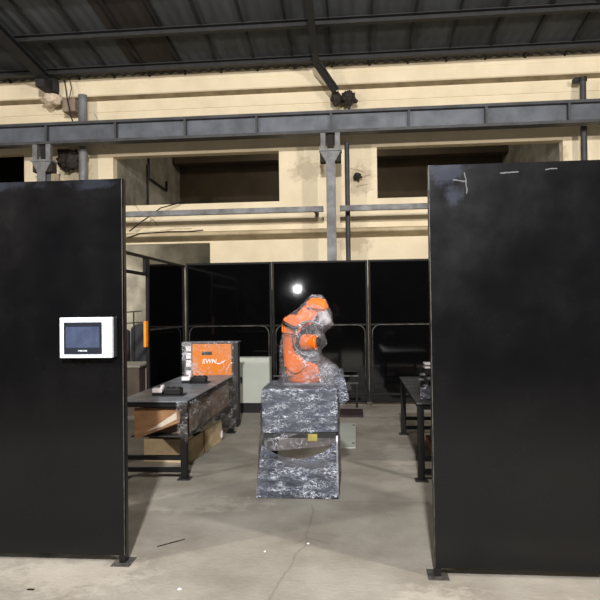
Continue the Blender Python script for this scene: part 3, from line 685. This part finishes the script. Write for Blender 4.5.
# dust film
prof = [(295, 314, 325), (298, 311, 328), (302, 308, 330.5), (308, 302, 332.5), (314, 292, 334.5), (318, 286.5, 335.5), (325, 285, 336.5), (329, 284.5, 333), (333, 284.5, 327), (338, 284, 328), (344, 283.5, 329), (350, 283, 324), (355, 282.5, 324), (360, 282, 331), (365, 281.5, 338), (371, 281.5, 341), (378, 281, 343), (384, 281, 345)]
m = MB(); rings = []; nr = 48
def interp(py):
    for (a0, l0, r0), (a1, l1, r1) in zip(prof, prof[1:]):
        if a0 <= py <= a1:
            s_ = (py-a0)/(a1-a0); return l0+(l1-l0)*s_, r0+(r1-r0)*s_
    return prof[-1][1:]
ns = 60
for j in range(ns+1):
    py = 295+(384-295)*j/ns; l, r_ = interp(py)
    xl, z = q(l, py); xr, _ = q(r_, py); cx = (xl+xr)/2; rx = (xr-xl)/2; ry = min(.20, rx*.95+.02)
    ring = []
    for i in range(nr):
        a = 2*math.pi*i/nr
        ca, sa = math.cos(a), math.sin(a)
        sx = math.copysign(abs(ca)**.8, ca); sy = math.copysign(abs(sa)**.8, sa)
        p = Vector((cx+rx*sx, Yc+ry*sy, z))
        d = .012*noise.noise(p*9)+.009*noise.noise(Vector((p.x*22, p.y*22, p.z*10)))
        p += Vector((sx, sy, 0))*d
        ring.append(m.bm.verts.new(p))
    rings.append(ring)
for a, b in zip(rings, rings[1:]):
    for i in range(nr): m.bm.faces.new((a[i], a[(i+1) % nr], b[(i+1) % nr], b[i]))
m.bm.faces.new(rings[0])
part_label(m.build('dust_film', M_filmR, t, smooth=True), 'clear crinkled plastic cover')
# loose film tail at the right of base
film_grid((-.14, Yc-.20, .74), (-.07, Yc-.16, .80), (-.22, Yc-.14, 1.08), (-.12, Yc-.10, 1.07), 12, 24, .03, 44).build('film_tail', M_filmS, t, smooth=True)

# floor plate behind the pedestal and a dark mat
t = thing('anchor_plate', 'pale grey steel plate lying on the floor behind the pedestal', 'plate', (-.14, 7.6, 0))
MB().box(-.26, -.02, 6.9, 8.35, 0, .012, .002).build('plate', M_grey, t)
b = MB()
for (x, y) in ((-.05, 7.1), (-.05, 8.2)): b.cyl((x, y, .012), (x, y, .02), .015, n=8)
b.build('bolt', M_steel, t)
tag(MB().box(-.34, .09, 8.85, 9.45, 0, .03, .008).build('floor_mat', mat('maroon_rubber', rgb(52, 30, 32), rgb(30, 20, 22), rough=.7)), 'small dark maroon mat on the floor behind the robot', 'mat')

# ------------------------------------------------------------------ beyond the doorway
for (x, r_, h, l) in ((-4.37, .12, 1.30, 'slate grey upright roll seen through the doorway, the left one'), (-4.02, .20, 1.36, 'slate grey upright roll seen through the doorway, the wider right one')):
    m = MB(); m.cyl((x, 11.0, 0), (x, 11.0, h-.08), r_, n=24); m.ball((x, 11.0, h-.10), r_*.98, (1, 1, .55), 24)
    tag(m.build('tarpaulin_roll', M_tarp, smooth=True, smooth_ang=50), l, 'roll')
t = thing('storage_crate', 'brown-grey crate behind the side doorway, with a paler top', 'crate', (-3.5, 9.3, 0))
MB().box(-3.75, -3.30, 8.9, 9.6, 0, .74, .004).build('body', mat('crate_board', rgb(84, 74, 64), rgb(66, 58, 50), rough=.85, scale=4), t)
MB().box(-3.77, -3.28, 8.88, 9.62, .7405, .77, .003).build('lid', M_conc, t)
tag(MB().box(-3.24, -3.06, 9.0, 9.05, 0, .72, .004).build('pale_board', mat('mauve_board', rgb(140, 122, 118), rough=.8)), 'pale mauve board standing beside the crate in the doorway', 'board')
m = MB(); m.tube([(-4.6, 10.8, 1.56), (-3.95, 10.8, 1.60)], .012, 6).tube([(-4.6, 10.8, 1.36), (-3.7, 10.8, 1.40)], .012, 6).tube([(-4.1, 10.8, 0), (-4.1, 10.8, 1.6)], .014, 6).tube([(-4.6, 10.8, 0), (-4.6, 10.8, 1.56)], .014, 6)
tag(m.build('wire_railing', M_steel), 'thin wire railing beyond the doorway in front of the grey rolls', 'railing')

# ------------------------------------------------------------------ small litter on the floor
for (x, y, s_, l) in ((-1.03, 3.39, .012, 'tiny white paint chip on the near floor, left of centre'), (-.345, 4.10, .010, 'tiny white chip on the floor crack in front of the pedestal'), (-.62, 3.95, .008, 'tiny white chip on the floor left of the crack, before the pedestal')):
    m = MB(); m.cyl((x, y, 0), (x, y, .004), s_, s_*.8, n=7); tag(m.build('paint_chip', M_label), l, 'litter')
o = MB().tube([(-1.36, 3.98, .004), (-1.27, 4.06, .006), (-1.21, 4.12, .004)], .003, 5)
tag(o.build('wire_scrap', M_blk), 'short black wire offcut on the floor near the left screen foot', 'litter')
o = MB().box(-1.91, -1.87, 3.32, 3.335, 0, .004)
tag(o.build('metal_scrap', M_blk), 'small black scrap on the floor below the left screen', 'litter')

# ------------------------------------------------------------------ lamps
def lamp(loc, power, size, col, label, aim, spot=None):
    t = thing('ceiling_or_fill_lamp' if loc[2] > 3 else 'work_or_fill_lamp', label, 'lamp', loc)
    x, y, z = loc; d = (Vector(aim)-Vector(loc)).normalized(); v = Vector(loc)
    bulb = MB().ball(v-d*.02, size, (1, 1, 1), 16).build('bulb', glow, t, smooth=True)
    sh = MB().cyl(v-d*(size*1.6+.10), v-d*(size*1.15+.02), size*.5, size*1.5, n=24).build('shade', M_steel, t)
    top_ = 0 if z < 3 else (rz(y)-.05 if y < YW else 6.5)
    MB().cyl((x, y-.0, top_), v-d*(size*1.6+.08), .015, n=8).build('pole', M_steel, t)
    L = bpy.data.lights.new('lamp_light', 'SPOT' if spot else 'POINT'); L.energy = power; L.color = col; L.shadow_soft_size = size
    if spot: L.spot_size = math.radians(spot); L.spot_blend = .4
    lo = bpy.data.objects.new('lamp_light', L); COL.objects.link(lo); lo.parent = t; lo.location = d*(size+.03)
    if spot: lo.rotation_euler = d.to_track_quat('-Z', 'Y').to_euler()
    return t
def glow_mat(name, st):
    m = bpy.data.materials.new(name); m.use_nodes = True; b = m.node_tree.nodes['Principled BSDF']
    nz = m.node_tree.nodes.new('ShaderNodeTexNoise'); nz.inputs['Scale'].default_value = 3
    b.inputs['Emission Color'].default_value = (1, .96, .9, 1); b.inputs['Emission Strength'].default_value = st; return m
G1, G2 = glow_mat('lamp_glow_dim', 20), glow_mat('lamp_glow_bright', 90)
KEY, SIDE, WORK = 5200, 1500, 60
glow = G1
lamp((0, -3, 5.8), KEY, .14, (1, .975, .94), 'high lamp behind the viewer lighting the cell', (0, 9, 2), 150)
lamp((5.0, 1, 4.7), SIDE, .12, (1, .90, .81), 'high lamp to the right of the cell, lighting the wall and floor', (0, 9, 1), 150)
lamp((-7.2, 0, 4.7), SIDE, .12, (1, .90, .81), 'high lamp to the left of the cell, lighting the wall and floor', (0, 9, 1), 150)
lamp((-6.2, 12.6, 2.7), 130, .1, (1, .95, .88), 'added unseen fill lamp in the back room beyond the side doorway', (-3.5, 12, .5))  # added out of sight to brighten the annex concrete
lamp((-.5, 13.0, 6.1), 130, .1, (1, .92, .80), 'added fill lamp hidden above the upper wall openings', (-.5, 14, 4))  # added out of sight to brighten the walls inside the upper openings
glow = G2
lamp((-1.55, -1, 2.30), WORK, .10, (.95, .97, 1), 'small work lamp on a pole reflected in the middle back screen', (-1, 9, 2), 100)

w = bpy.data.worlds.new('hall_air'); sc.world = w; w.use_nodes = True
w.node_tree.nodes['Background'].inputs[0].default_value = (.75, .85, 1, 1); w.node_tree.nodes['Background'].inputs[1].default_value = .28

# ------------------------------------------------------------------ camera
yaw, pitch, roll = math.radians(5.28), math.atan(9/600), .0130
fw = Vector((-math.sin(yaw)*math.cos(pitch), math.cos(yaw)*math.cos(pitch), math.sin(pitch)))
r0 = Vector((math.cos(yaw), math.sin(yaw), 0)); u0 = r0.cross(fw)
R = math.cos(roll)*r0-math.sin(roll)*u0; U = math.cos(roll)*u0+math.sin(roll)*r0
cam = bpy.data.objects.new('camera', bpy.data.cameras.new('camera')); COL.objects.link(cam)
cam.data.lens = 36; cam.data.sensor_width = 36; cam.data.clip_start = .05; cam.data.clip_end = 100
cam.matrix_world = Matrix(((R.x, U.x, -fw.x, 0), (R.y, U.y, -fw.y, 0), (R.z, U.z, -fw.z, 1.60), (0, 0, 0, 1)))
sc.camera = cam
sc.view_settings.view_transform = 'Standard'; sc.view_settings.look = 'None'; sc.view_settings.gamma = 1
sc.view_settings.use_curve_mapping = False
sc.view_settings.exposure = 0.0
